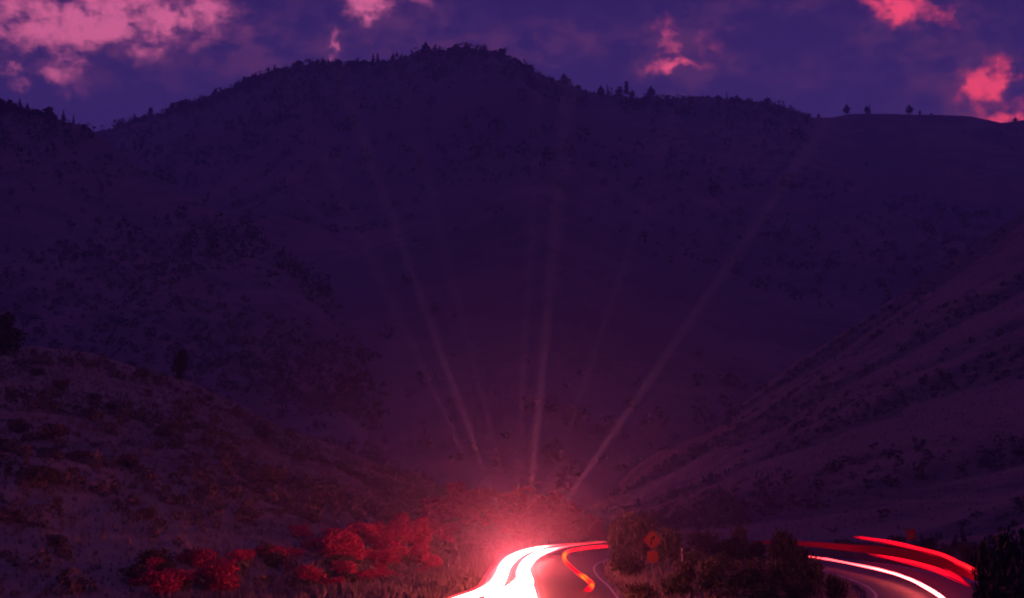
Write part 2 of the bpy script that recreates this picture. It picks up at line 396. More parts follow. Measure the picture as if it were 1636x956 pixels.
def tube(pts, radii, sides=6):
    pts = np.array(pts, float); n = len(pts)
    radii = np.broadcast_to(np.asarray(radii, float), (n,))
    T = np.gradient(pts, axis=0); T /= np.linalg.norm(T, axis=1)[:, None] + 1e-9
    up = np.array([0, 0, 1.0]); v, f = [], []
    for i in range(n):
        a = np.cross(T[i], up)
        if np.linalg.norm(a) < .1: a = np.cross(T[i], [1, 0, 0])
        a /= np.linalg.norm(a); b = np.cross(a, T[i])
        for k_ in range(sides):
            an = 2 * math.pi * k_ / sides
            v.append(pts[i] + radii[i] * (math.cos(an) * a + math.sin(an) * b))
    for i in range(n - 1):
        for k_ in range(sides):
            f.append((i * sides + k_, i * sides + (k_ + 1) % sides, (i + 1) * sides + (k_ + 1) % sides, (i + 1) * sides + k_))
    f.append(tuple(range(sides))[::-1]); f.append(tuple(range((n - 1) * sides, n * sides)))
    return v, f
def merge(parts):
    V, Fc, o = [], [], 0
    for v, f in parts:
        V += [tuple(x) for x in v]; Fc += [tuple(int(i) + o for i in q) for q in f]; o += len(v)
    return V, Fc
def stems(seed, h, n, spread):
    r = random.Random(seed); out = []
    for i in range(n):
        a = r.random() * 6.28; l = spread * (.3 + .7 * r.random())
        out.append(tube([(0, 0, -.15), (math.cos(a) * l * .35, math.sin(a) * l * .35, h * .35), (math.cos(a) * l, math.sin(a) * l, h * (.7 + .25 * r.random()))], [.045 * h ** .5, .03 * h ** .5, .008], 5))
    return merge(out)
def shrub_proto(seed, w, h, n, size, mat, lobes=7):
    """a shrub about 2w wide and h high: leaf crown and stems"""
    r = random.Random(seed); c, rad = [], []
    for i in range(lobes):
        a = i / lobes * 6.28 + r.random(); l = w * (.15 + .45 * r.random()); q = (.32 + .2 * r.random()) * min(w, h)
        c.append((math.cos(a) * l, math.sin(a) * l, max(q * .7, h * (.25 + .5 * r.random()))) ); rad.append(q)
    c.append((r.uniform(-.2, .2) * w, 0, h * .72)); rad.append(.3 * h)
    v, f = leaf_cloud(n, c, rad, size, seed)
    cm = new_mesh('crown', v, f, mat)
    sm = new_mesh('stem', *stems(seed, h * .8, 5, w * .6), M_bark)
    return cm, sm
def tree_proto(seed, h, w, n, size, mat, base=.25, lobes=9):
    r = random.Random(seed); c, rad = [], []
    for i in range(lobes):
        t = base + (1 - base) * (i + .5) / lobes
        ww = w * (1 - abs(t - .55) * 1.1) * (.75 + .4 * r.random()); a = r.random() * 6.28
        c.append((math.cos(a) * ww * .45, math.sin(a) * ww * .45, h * t * .93)); rad.append(max(.18 * w, ww * .55))
    v, f = leaf_cloud(n, c, rad, size, seed)
    cm = new_mesh('crown', v, f, mat)
    br = [tube([(0, 0, -.3), (.03 * w, .02 * w, h * .35), (-.02 * w, 0, h * .85)], [.035 * h, .025 * h, .006 * h], 6)]
    for i in range(5):
        a = r.random() * 6.28; z = h * (.25 + .45 * r.random())
        br.append(tube([(0, 0, z), (math.cos(a) * w * .3, math.sin(a) * w * .3, z + h * .12), (math.cos(a) * w * .6, math.sin(a) * w * .6, z + h * .18)], [.013 * h, .01 * h, .003 * h], 4))
    return cm, new_mesh('trunk', *merge(br), M_bark)
def conifer_proto(seed, h, w, tiers, mat, flat=False, base=.12):
    """ragged pine: whorls of drooping boughs with gaps"""
    r = np.random.default_rng(seed); V, Fc = [], []
    for i in range(tiers):
        t = (i + .3 * r.random()) / tiers; z = h * (base + (1 - base) * t)
        rr = w * ((1 - t) ** .75 if not flat else (1 - t ** 3) ** .5 * (.55 + .45 * math.sin(t * 3.1))) * (.6 + .6 * r.random()) + .04 * w
        for k_ in range(9):
            if r.random() < .16: continue
            a = r.random() * 6.28; l = rr * (.6 + .5 * r.random()); ww = l * .42 + .05 * w; dr = l * (.25 * r.random() - (.25 if t > .7 else 0))
            ca, sa = math.cos(a), math.sin(a); o = len(V); th = h / tiers * .6
            V += [(0, 0, z + th), (ca * l * .6 - sa * ww, sa * l * .6 + ca * ww, z - dr * .6), (ca * l, sa * l, z - dr), (ca * l * .6 + sa * ww, sa * l * .6 - ca * ww, z - dr * .6), (ca * l * .5, sa * l * .5, z + th * .9), (ca * l * .5, sa * l * .5, z - th * .9)]
            Fc += [(o, o + 1, o + 2, o + 3), (o, o + 4, o + 2, o + 5)]
    o = len(V); V += [(-.05 * w, 0, h * .9), (.05 * w, 0, h * .9), (0, .03 * w, h * 1.04)]; Fc.append((o, o + 1, o + 2))
    cm = new_mesh('crown', V, Fc, mat)
    return cm, new_mesh('trunk', *tube([(0, 0, -1), (0, 0, h * .4), (0, 0, h * .95)], [.028 * h, .022 * h, .004 * h], 5), M_bark)
def plant(name, meshes, loc, scale=1.0, rot=None, **props):
    o = link(name, None, **props); o.empty_display_size = .3
    o.location = tuple(loc); o.rotation_euler = (0, 0, random.random() * 6.28 if rot is None else rot)
    o.scale = (scale,) * 3 if not isinstance(scale, tuple) else scale
    for n_, me in zip(('crown', 'trunk' if 'tree' in name or 'pine' in name or 'juniper' in name else 'stem'), meshes): link(n_, me, o)
    return o

# --- trees on the skyline (a pixel is 0.58 m at the crest)
PINES = [conifer_proto(100 + i, 1, .22 + .05 * (i % 3), 13, M_pine) for i in range(4)]
ROUNDP = [conifer_proto(120 + i, 1, .34 + .06 * i, 11, M_pine, True, .2) for i in range(3)]
BUSHY = [conifer_proto(140 + i, 1, .55, 9, M_pine, True, .02) for i in range(2)]
ridge_px = np.array([(r[0], r[1], r[2]) for r in RIDGE], float)
spur_px = np.array([(0, 176, 720), (60, 184, 712), (100, 194, 706), (140, 203, 700)], float)
def crest_at(px, table=ridge_px):
    return float(np.interp(px, table[:, 0], table[:, 1])), float(np.interp(px, table[:, 0], table[:, 2]))
def skyline(px, hpx, protos, label, group=None, table=ridge_px, sx=1.0, name='pine_tree'):
    py, d = crest_at(px, table); d -= 4
    p = at(px, py + 1.5, d)
    h = hpx * d / F + .5
    kw = dict(label=label, category='tree')
    if group: kw['group'] = group
    return plant(name, random.choice(protos), p, (h * sx, h * sx, h), **kw)
NAMED = [(101, 17, PINES, 'tallest slim pine standing apart on the left skyline, just before it dips to the saddle', spur_px, .8),
         (117, 13, PINES, 'small slim pine on the left skyline, right-hand one of the standing pair above the saddle', spur_px, .9),
         (31, 20, PINES, 'tall pine topping the dense dark pines on the far left skyline', spur_px, 1.3),
         (571, 12, ROUNDP, 'gappy dark pine left of the close pair on the bare rise by the summit', ridge_px, 1),
         (596, 16, PINES, 'left pine of the close pair on the bare rise left of the summit', ridge_px, 1.1),
         (603, 16, PINES, 'right pine of the close pair on the bare rise left of the summit', ridge_px, 1.1),
         (628, 13, PINES, 'pine alone on the ridge midway between the close pair and the summit trees', ridge_px, .9),
         (680, 14, BUSHY, 'broad bushy tree at the left end of the summit skyline', ridge_px, 1),
         (703, 9, PINES, 'short pine standing on the summit just right of the broad bushy tree', ridge_px, 1),
         (901, 14, ROUNDP, 'rounded juniper alone partway down the skyline right of the summit', ridge_px, .9),
         (960, 12, BUSHY, 'bushy tree left of the big clumped tree on the right skyline', ridge_px, .9),
         (971, 16, PINES, 'narrow upright pine beside the bushy tree left of the big skyline clump', ridge_px, .7),
         (990, 14, BUSHY, 'left low lobe tree of the biggest clump on the right skyline', ridge_px, 1),
         (1001, 22, ROUNDP, 'tall round topped tree in the middle of the biggest clump on the right skyline', ridge_px, .8),
         (1010, 12, BUSHY, 'right low tree of the biggest clump on the right skyline', ridge_px, .9),
         (1040, 13, BUSHY, 'pyramid shaped bushy tree on the knob right of the biggest skyline clump', ridge_px, 1),
         (1161, 12, PINES, 'thin spindly pine rising from the middle of the right hand ridge', ridge_px, .5),
         (1225, 8, ROUNDP, 'small round tree on the ridge before it drops to the smooth grassy crest', ridge_px, 1),
         (1308, 7, BUSHY, 'small tree in the dip where the wooded ridge meets the smooth grassy crest', ridge_px, .8),
         (1353, 15, ROUNDP, 'round lollipop tree, leftmost of those alone on the smooth grassy crest', ridge_px, .8),
         (1385, 12, ROUNDP, 'small tree with a forked crown beside the lollipop tree on the grassy crest', ridge_px, .8),
         (1390, 15, PINES, 'thin pine leaning on the forked crown tree on the grassy crest', ridge_px, .5),
         (1453, 14, ROUNDP, 'oval dark tree standing alone right of centre on the grassy crest', ridge_px, .9),
         (1470, 7, ROUNDP, 'tiny tree just right of the oval dark tree on the grassy crest', ridge_px, .9),
         (1488, 3.5, BUSHY, 'low bush, last on the right of the smooth grassy crest', ridge_px, 1.4),
         (1622, 6, BUSHY, 'low dark tree against the red cloud at the right end of the skyline', ridge_px, 1.2)]
for px, h, pr, lab, tb, sx in NAMED: skyline(px, h * 1.22, pr, lab, None, tb, sx)
def row(x0, x1, step, h0, h1, label, group, table=ridge_px, protos=PINES + ROUNDP):
    x = x0
    while x < x1:
        h = random.uniform(h0, h1) * (1.4 if random.random() < .15 else random.uniform(.55, 1))
        skyline(x, h, protos, label, group, table, random.uniform(1.2, 2.1)); x += random.uniform(.5, 1.5) * step
row(-6, 92, 3.0, 9, 15, 'small dark pine in the dense row on the far left skyline', 'pines on the far left skyline', spur_px)
row(118, 138, 6, 3, 5, 'low tree on the slope falling to the saddle in the left skyline', 'low trees above the saddle', spur_px)
row(186, 545, 3.1, 8, 15, 'small dark pine in the ragged row climbing from the saddle to the summit', 'pines climbing the left ridge')
row(545, 680, 9, 4, 8, 'stunted bush on the bare rise left of the summit', 'bushes on the bare rise', protos=BUSHY)
row(716, 850, 3.6, 6, 12, 'small dark tree on or just right of the rounded summit', 'trees on the summit')
row(850, 960, 9, 3, 5.5, 'low bush on the steep skyline falling right of the summit', 'bushes right of the summit', protos=BUSHY + ROUNDP)
row(1055, 1300, 6, 3, 7, 'small dark tree along the level ridge right of the biggest skyline clump', 'trees along the right ridge', protos=BUSHY + ROUNDP + PINES)

# --- scrub and timber scattered over the far slopes: one mass each
def scatter(name, slope, n, size, mat, mask_seed, mask_freq, vmax=.97, tall=1.0, thresh=.0, seed=5, tri=10, leaf=.32, vpow=.8, right_end=9.0):
    r = np.random.default_rng(seed)
    U, V = r.random(n * 3), r.random(n * 3) ** vpow * vmax + (.022 if vpow > 1 else .01)
    p = slope.pos(U, V)
    k_ = fbm(p[:, 0] * mask_freq, p[:, 1] * mask_freq, 4, mask_seed) + r.normal(size=len(U)) * .18 + (slope.cover(U, V) - .62) * 1.3 * bool(slope.bands) - V * .9 * (vpow > 1) > thresh
    k_ &= p[:, 0] / p[:, 1] < right_end
    p = p[k_][:n]; m = len(p)
    s = size * (.45 + r.random(m) ** 2 * 1.2)
    q = r.normal(size=(m, tri, 3)); q /= np.linalg.norm(q, axis=2)[..., None]
    c = p[:, None] + q * (s[:, None, None] * np.array([.5, .5, .45 * tall])) ; c[..., 2] += s[:, None] * .38 * tall
    a = r.normal(size=(m, tri, 3)); b = r.normal(size=(m, tri, 3))
    a *= (s[:, None, None] * leaf); b *= (s[:, None, None] * leaf)
    v = np.stack([c - a, c + b, c + a * .6 - b * .5], 2).reshape(-1, 3)
    return link(name, new_mesh(name, v, np.arange(len(v)).reshape(-1, 3), mat), kind='stuff')
scatter('mountain_scrub', mountain, 3000, 3.0, M_far, 71, .006, seed=1, thresh=.12, tall=1.2, tri=26, leaf=.17)
scatter('spur_scrub', spur, 5200, 1.7, M_far, 72, .014, seed=2, thresh=.0, tri=22, leaf=.19)
scatter('slope_scrub', right, 5200, 1.0, M_far, 73, .03, seed=3, thresh=.08, tri=18, leaf=.2)
scatter('ridge_timber', mountain, 1500, 5.0, M_pine, 77, .008, vmax=.45, vpow=2.0, right_end=.222, seed=8, thresh=-.16, tall=1.7, tri=26, leaf=.16)
scatter('spur_timber', spur, 500, 3.6, M_pine, 78, .012, vmax=.4, vpow=1.8, seed=9, thresh=-.16, tall=1.7, tri=26, leaf=.16)
scatter('knoll_scrub', near_right, 500, .8, M_far, 74, .08, seed=4, thresh=.0)
scatter('hill_scrub', left, 4200, .7, M_sage, 75, .09, seed=6, thresh=.06, tri=60, leaf=.13)

# --- grass tufts on the near hill and along the road
def tufts(name, pts, size, mat, blades=4, seed=1):
    r = np.random.default_rng(seed); m = len(pts)
    s = size * (.5 + r.random(m))
    an = r.random((m, blades)) * 6.28; ln = r.random((m, blades)) * .7
    d = np.stack([np.cos(an) * ln, np.sin(an) * ln, np.ones_like(an)], -1) * s[:, None, None]
    side = np.stack([-np.sin(an), np.cos(an), 0 * an], -1) * (s[:, None, None] * .13)
    b = pts[:, None] + np.stack([np.cos(an), np.sin(an), 0 * an - .2], -1) * (s[:, None, None] * .15)
    v = np.stack([b - side, b + side, b + d], 2).reshape(-1, 3)
    return link(name, new_mesh(name, v, np.arange(len(v)).reshape(-1, 3), mat), kind='stuff')
n_ = 42000
U, V = rng.random(n_), rng.random(n_) ** .85 * 1.0
tufts('hill_grass', left.pos(U, V), .30, M_straw, 4, 2)
gx_ = rng.uniform(-30, 45, 60000); gy_ = rng.uniform(48, 170, 60000)
k_ = road_dist(gx_, gy_) > 4.7
gx_, gy_ = gx_[k_], gy_[k_]
tufts('verge_grass', np.stack([gx_, gy_, ground_z(gx_, gy_)], 1), .34, M_straw, 4, 3)
U, V = rng.random(26000), rng.random(26000)
tufts('slope_grass', right.pos(U, .02 + .96 * V), .42, M_straw, 3, 4)

# --- shrubs one can tell apart
SH = [shrub_proto(200 + i, 1.0, 1.0 + .12 * i, 1100, .075, M_leaf[i % 2]) for i in range(4)]
SG = [shrub_proto(205 + i, 1.0, .85 + .12 * i, 1100, .07, M_sage) for i in range(3)]
SU = [shrub_proto(215 + i, 1.0, 1.0 + .15 * i, 1100, .075, M_redlit) for i in range(4)]
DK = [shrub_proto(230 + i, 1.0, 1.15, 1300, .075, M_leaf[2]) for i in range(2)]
WIL = [tree_proto(250 + i, 1.0, .42, 1700, .034, M_redlit, .06, 12) for i in range(4)]
JUN = [tree_proto(270 + i, 1.0, .36, 1700, .03, M_leaf[2], .06, 11) for i in range(2)]
def gz(x, y): return float(ground_z(np.array([x]), np.array([y]))[0])
def slope_pt(slope, px, py):                                  # the point of a slope nearest to a pixel's ray
    P = slope.P.reshape(-1, 3); x, y, z = ray(px, py)
    dx = P[:, 0] / P[:, 1] - x / y; dz_ = (P[:, 2] - CAMH) / P[:, 1] - z / y
    i = np.argmin(dx * dx + dz_ * dz_ + (P[:, 1] > slope.P[:, 8, 1].max() + 8) * 1.0)
    return Vector(P[i])
p = slope_pt(left, 289, 608)
plant('juniper_tree', JUN[0], p - Vector((0, 0, .2)), (4.4, 4.4, 4.3), 1.0, label='dark oval juniper standing alone on the crest of the grassy left hill', category='tree')
p = at(8, 574, 164)
plant('juniper_tree', JUN[1], p, (8.0, 8.0, 5.6), 2.0, label='large dark juniper cut by the left edge of the picture on the hill', category='tree')
# shrubs dotted over the left hill
hs = [(58, 600), (95, 622), (150, 640), (230, 604), (252, 612), (180, 655), (300, 660), (330, 640), (420, 700), (30, 690), (85, 700), (120, 735), (60, 770), (200, 745), (260, 700), (480, 735),
      (560, 760), (600, 780), (360, 720), (520, 790), (430, 770), (330, 790), (150, 800), (30, 830), (240, 830), (640, 800), (400, 830), (90, 870)]
for i, (px, py) in enumerate(hs):
    q = slope_pt(left, px, py); s_ = random.uniform(.7, 1.5)
    plant('shrub', random.choice(SG), q, (s_ * 1.3, s_ * 1.3, s_), label='low scrub bush dotted over the grassy left hill', category='shrub', group='scrub bushes on the left hill')
# red-lit shrubs between the left hill and the road
for i in range(84):
    px = 700 - 490 * random.random() ** 1.9; py = random.uniform(846 + max(0, (560 - px)) * .17, 954)
    q = slope_pt(left, px, py); s_ = random.uniform(.45, 1.1)
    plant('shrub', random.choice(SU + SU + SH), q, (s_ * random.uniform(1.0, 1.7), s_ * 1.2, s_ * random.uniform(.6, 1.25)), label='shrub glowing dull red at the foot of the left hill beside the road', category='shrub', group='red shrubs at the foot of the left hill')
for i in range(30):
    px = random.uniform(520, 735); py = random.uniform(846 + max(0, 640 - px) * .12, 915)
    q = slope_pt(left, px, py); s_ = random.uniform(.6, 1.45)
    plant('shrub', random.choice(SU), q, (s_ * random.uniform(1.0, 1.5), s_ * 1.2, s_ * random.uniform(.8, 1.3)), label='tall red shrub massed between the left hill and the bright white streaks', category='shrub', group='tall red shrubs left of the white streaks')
# willows in the crook of the bend, behind the brightest lights
wl = [(700, 800, 7), (722, 772, 9), (748, 786, 7), (770, 778, 8), (800, 785, 8), (828, 778, 7), (850, 790, 7), (876, 786, 8), (904, 800, 6), (925, 815, 5), (945, 822, 6), (672, 826, 5), (640, 835, 5), (610, 846, 4)]
ORD = ['first', 'second', 'third', 'fourth', 'fifth', 'sixth', 'seventh', 'eighth', 'ninth', 'tenth', 'eleventh', 'twelfth', 'thirteenth', 'fourteenth']
wl.sort()
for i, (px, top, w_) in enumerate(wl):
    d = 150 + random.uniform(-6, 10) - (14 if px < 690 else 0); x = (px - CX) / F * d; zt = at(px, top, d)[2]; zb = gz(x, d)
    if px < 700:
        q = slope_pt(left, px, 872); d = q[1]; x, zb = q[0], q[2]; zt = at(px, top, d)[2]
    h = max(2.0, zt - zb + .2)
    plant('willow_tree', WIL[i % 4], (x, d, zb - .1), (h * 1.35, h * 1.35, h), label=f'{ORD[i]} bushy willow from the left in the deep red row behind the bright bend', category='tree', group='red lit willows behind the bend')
# bushes inside the hairpin
def bush(px, top, d, wpx, protos, label, group=None, name='shrub', cat='bush', kz=1.1):
    x = (px - CX) / F * d; zb = gz(x, d) - .1; h = at(px, top, d)[2] - zb; w_ = wpx / 2 * d / F
    kw = dict(label=label, category=cat)
    if group: kw['group'] = group
    return plant(name, random.choice(protos), (x, d, zb), (w_, w_, h / kz), **kw)
bush(1026, 824, 103, 110, SH, 'big rounded bush behind the diamond sign, its left side hiding the road')
bush(985, 836, 99, 56, SH, 'bush against the road end of the light streaks, left of the diamond sign')
bush(1000, 872, 90, 70, SH, 'knee high bush lit red below and left of the diamond sign')
bush(1066, 842, 96, 66, SH, 'grey green bush just right of the diamond sign')
bush(1240, 853, 84, 74, DK, 'tall darkest bush in the middle of the hairpin, left of the right hand streaks')
bush(1268, 880, 80, 60, DK, 'dark bush overlapping the left end of the right hand white streak')
bush(1178, 848, 106, 44, SH, 'thin bush with a pale top standing left of the darkest hairpin bush')
for i, (px, top, d, w_) in enumerate(sorted(((1120, 852, 98, 70), (1160, 862, 94, 70), (1200, 868, 92, 60), (1105, 880, 88, 70), (1150, 890, 84, 76), (1200, 895, 80, 70), (1080, 868, 93, 50), (1092, 892, 79, 60)))):
    bush(px, top, d, w_, SH + DK[:1], f'{ORD[i]} dusky bush from the left between the diamond sign and the darkest hairpin bush', 'bushes inside the hairpin')
for i, (px, top, d, w_) in enumerate(sorted(((1020, 925, 70, 70), (1075, 915, 71, 80), (1130, 905, 72, 80), (1185, 912, 71, 80), (1240, 905, 72, 80), (1290, 902, 73, 70), (1322, 922, 70, 44), (1265, 930, 68, 60), (1150, 935, 67, 70), (1210, 936, 67, 60)))):
    bush(px, top, d, w_, SH + DK, f'{ORD[i]} low dark bush from the left along the bottom edge inside the hairpin', 'low bushes at the bottom edge')
# the dark mass at the lower right corner
for i, (px, top, d, w_) in enumerate(sorted(((1600, 862, 54, 90), (1572, 878, 53, 80), (1640, 850, 53, 110), (1580, 905, 52, 70), (1560, 940, 53, 40), (1625, 900, 50, 100), (1690, 830, 55, 110)))):
    bush(px, top, d, w_, DK, f'{ORD[i]} near black bush from the left in the mass at the lower right corner', 'black bushes in the lower right corner')
for i, (px, top, d, w_) in enumerate(sorted(((1470, 862, 118, 40), (1500, 868, 112, 44), (1420, 858, 128, 44), (1340, 856, 138, 40), (1540, 872, 104, 50)))):
    bush(px, top, d, w_, DK + SH, f'{ORD[i]} low bush from the left on the bank outside the right hand curve', 'bushes outside the right hand curve')

# ------------------------------------------------------------------ road signs
def board(w, h, t, bevel, diamond=False):
    """rounded plate facing -Y, centred on the origin"""
    pts = []
    for cx, cy, a0 in ((w / 2 - bevel, h / 2 - bevel, 0), (-w / 2 + bevel, h / 2 - bevel, 90), (-w / 2 + bevel, -h / 2 + bevel, 180), (w / 2 - bevel, -h / 2 + bevel, 270)):
        for k_ in range(5):
            a = R(a0 + 90 * k_ / 4); pts.append((cx + bevel * math.cos(a), cy + bevel * math.sin(a)))
    if diamond:
        c = math.cos(R(45)); pts = [((x - y) * c, (x + y) * c) for x, y in pts]
    n = len(pts)
    v = [(x, -t / 2, z) for x, z in pts] + [(x, t / 2, z) for x, z in pts]
    f = [tuple(range(n)), tuple(range(n, 2 * n))[::-1]] + [(i, i + n, (i + 1) % n + n, (i + 1) % n) for i in range(n)]
    return v, f
def frame(w, bevel, t, y, rim, diamond=True):
    a, _ = board(w, w, t, bevel, diamond); b, _ = board(w - 2 * rim, w - 2 * rim, t, bevel * .7, diamond); n = len(a) // 2
    v = [(x, y, z) for x, _, z in a[:n]] + [(x, y, z) for x, _, z in b[:n]]
    return v, [(i, (i + 1) % n, (i + 1) % n + n, i + n) for i in range(n)]
def strip(pts, w, y):
    pts = np.array(pts); d = np.gradient(pts, axis=0); d /= np.linalg.norm(d, axis=1)[:, None]; n = np.c_[-d[:, 1], d[:, 0]] * w / 2
    v = [(x, y, z) for x, z in pts + n] + [(x, y, z) for x, z in pts - n]; m = len(pts)
    return v, [(i, i + m, i + 1 + m, i + 1) for i in range(m - 1)]
sp = at(1042, 863, 78.0)
g0 = gz(sp[0], sp[1])
sg = link('curve_sign', None, label='diamond sign with curved arrow over a small square plate, lit red at the bend', category='road sign')
sg.location = (sp[0], sp[1], g0); sg.rotation_euler = (0, 0, R(-3))
zc = sp[2] - g0
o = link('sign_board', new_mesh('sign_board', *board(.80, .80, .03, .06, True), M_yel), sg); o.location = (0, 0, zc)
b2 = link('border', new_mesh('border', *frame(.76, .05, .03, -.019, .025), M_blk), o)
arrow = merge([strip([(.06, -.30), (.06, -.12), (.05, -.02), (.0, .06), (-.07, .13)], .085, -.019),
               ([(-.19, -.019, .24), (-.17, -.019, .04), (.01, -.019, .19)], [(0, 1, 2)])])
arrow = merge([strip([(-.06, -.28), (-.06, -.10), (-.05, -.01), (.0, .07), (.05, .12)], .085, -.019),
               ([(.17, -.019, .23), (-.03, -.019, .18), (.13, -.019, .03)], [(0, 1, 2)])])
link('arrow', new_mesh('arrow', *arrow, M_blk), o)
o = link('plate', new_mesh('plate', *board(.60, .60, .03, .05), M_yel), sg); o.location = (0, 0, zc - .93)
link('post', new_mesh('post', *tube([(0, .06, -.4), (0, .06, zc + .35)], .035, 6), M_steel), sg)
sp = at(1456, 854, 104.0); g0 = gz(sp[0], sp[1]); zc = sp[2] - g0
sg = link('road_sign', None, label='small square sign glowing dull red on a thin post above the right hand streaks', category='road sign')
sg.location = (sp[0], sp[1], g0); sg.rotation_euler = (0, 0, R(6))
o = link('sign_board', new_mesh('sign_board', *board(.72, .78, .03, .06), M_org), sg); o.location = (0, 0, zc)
link('border', new_mesh('border', *frame(.68, .05, .03, -.019, .03, False), M_blk), o)
link('post', new_mesh('post', *tube([(-.14, .06, -.4), (-.14, .06, zc + .3)], .03, 6), M_steel), sg)
sp = at(1090, 886, 82.0); g0 = gz(sp[0], sp[1])
mk = link('marker_post', None, label='pale marker post between the bushes right of the diamond sign', category='post')
mk.location = (sp[0], sp[1], g0); zc = sp[2] - g0
link('post', new_mesh('post', *tube([(0, 0, -.3), (0, 0, zc), (0, 0, zc + .32), (0, 0, zc + .36)], [.06, .055, .05, .02], 8), M_post), mk)
link('reflector', new_mesh('reflector', *board(.09, .16, .02, .02), M_steel), mk).location = (0, -.062, zc + .12)

# ------------------------------------------------------------------ light streaks left by the passing cars
G_white = glow_mat('headlamp_light', [(0, (1, .03, .06)), (.10, (1, .05, .07)), (.4, (1, .10, .095)), (1, (1, .125, .115))], 40)
G_red = glow_mat('tail_lamp_light', [(0, (.9, .0, .02)), (.5, (1, .003, .012)), (.75, (1, .02, .006)), (1, (1, .075, .002))], 6)
def trail(path, mat, label, n=10, sides=8, strands=(), before=(), after=()):
    """path: (px, py, lamp height, radius, glow); before, after: world points the camera cannot see; strands: (side, up, radius, glow) of finer streaks beside the main one"""
    raw = list(before)
    for px, py, z, r, g in path:
        q = on(px, py, z); raw.append((q[0], q[1], q[2], r, g))
    raw += list(after)
    s = spline(raw, n)
    parts = [tube(s[:, :3], np.maximum(s[:, 3], .01), sides)]; glow = [np.repeat(np.clip(s[:, 4], 0.004, 1), sides)]
    d = np.gradient(s[:, :2], axis=0); d /= np.linalg.norm(d, axis=1)[:, None] + 1e-9
    for j, (side, up, rr, gg) in enumerate(strands):
        i0, i1 = int(len(s) * random.uniform(0, .12)), len(s) - int(len(s) * random.uniform(0, .12))
        t = np.linspace(0, 1, len(s)); wob = .02 * np.sin(t * 23 + j * 2)
        p = s[:, :3].copy(); k_ = (s[:, 3] / s[:, 3].max()) ** .5
        p[:, 0] += d[:, 1] * side * k_; p[:, 1] -= d[:, 0] * side * k_; p[:, 2] += up * k_ + wob
        parts.append(tube(p[i0:i1], np.maximum(rr * k_[i0:i1], .006), 5)); glow.append(np.repeat(np.clip(s[i0:i1, 4] * gg, 0.004, 1), 5))
    v, f = merge(parts)
    return link('light_trail', new_mesh('light_trail', v, f, mat, True, np.concatenate(glow)), label=label, category='light trail')
EDGE = [(sd * (.50 + .13 * q), uu, .022 - .003 * q, .16 / (1 + q)) for q in range(4) for sd, uu in ((-1, .1), (1, -.08), (-1.1, -.12))]
RS = [(.1, .10, .05, .9), (-.1, -.12, .05, .8), (.05, .2, .03, .7), (0, -.22, .03, .5), (.1, .28, .02, .35)]
trail([(712, 962, .65, 0.068, .9), (738, 955.5, .65, 0.129, 1), (766, 948, .65, 0.223, 1), (790, 937, .65, 0.344, 1), (800, 922, .65, 0.380, 1), (806, 907, .65, 0.380, 1), (818, 893, .65, 0.344, 1), (838, 882.5, .65, 0.242, .9), (862, 875.5, .65, 0.151, .6), (888, 871.5, .65, 0.068, .13), (925, 868.3, .65, 0.045, .035), (962, 865.8, .65, 0.041, .03)],
      G_white, 'broad white headlight streak nearest the left hill, sweeping off the bottom edge', strands=EDGE, after=[(11, 134.5, .65, 0.050, .02)])
trail([(790, 966, .75, 0.518, 1), (822, 950, .75, 0.535, 1), (838, 930, .75, 0.482, 1), (836, 912, .75, 0.388, 1), (845, 897, .75, 0.344, 1), (862, 885, .75, 0.257, 1), (890, 876.5, .75, 0.113, .3), (918, 871.3, .75, 0.053, .08), (962, 867, .75, 0.041, .03)],
      G_white, 'broad white headlight streak nearest the middle of the road', strands=EDGE)
trail([(845, 968, .6, 0.363, 1), (846, 952, .6, 0.327, 1), (842, 935, .6, 0.293, 1), (835, 922, .6, 0.172, .8)], G_white, 'short fat white headlight streak at the bottom edge, right of the other white ones', strands=EDGE[:6])
trail([(962, 873.5, .85, .13, .42), (935, 876, .85, .13, .45), (914, 879.5, .85, .13, .52), (904, 884, .85, .13, .8), (901, 889, .85, .13, 1), (903, 896, .85, .12, .9), (909, 903, .85, .10, .6), (917, 910, .85, .09, .5), (925, 917, .85, .10, .55), (933, 922, .85, .12, .95), (939, 927, .85, .11, .85), (945, 933, .85, .13, .6), (944, 938, .85, .11, .9), (939, 942, .85, .07, .4), (931, 944, .85, .02, .08)],
      G_red, 'thin orange and red tail light streak winding down to a hook', strands=[(.08, .1, .03, .5), (-.08, -.1, .03, .6)], before=[(9.2, 128.6, .85, .1, .1)])
trail([(1288, 889, .65, .05, .12), (1330, 895, .65, .055, .16), (1375, 904, .65, .06, .24), (1420, 914, .65, .07, .4), (1455, 926, .65, .075, .6), (1480, 939, .65, .08, .7), (1498, 950, .65, .08, .7), (1516, 964, .65, .07, .6)],
      G_white, 'single white headlight streak along the inside of the right hand curve', strands=[(.1, .1, .02, .3), (-.1, -.08, .02, .3)])
trail([(1378, 879.5, .8, .05, .05), (1392, 882.5, .8, .10, .3), (1420, 889, .8, .12, .45), (1460, 898, .8, .13, .5), (1500, 911, .8, .12, .45), (1530, 924, .8, .09, .3), (1549, 936, .8, .03, .06)],
      G_red, 'thick crimson tail light streak on the outer lane of the right hand curve', strands=RS)
trail([(1364, 858, 1.7, .03, .08), (1380, 859.5, 1.7, .06, .3), (1410, 864, 1.7, .07, .42), (1455, 873, 1.7, .08, .5), (1500, 885, 1.7, .08, .52), (1535, 900, 1.7, .09, .55), (1556, 911, 1.7, .08, .6), (1572, 923, 1.7, .03, .1)],
      G_red, 'thin highest red streak curving past the small square sign', strands=[(.05, .1, .03, .7), (-.05, -.12, .03, .6), (0, -.2, .02, .4)])
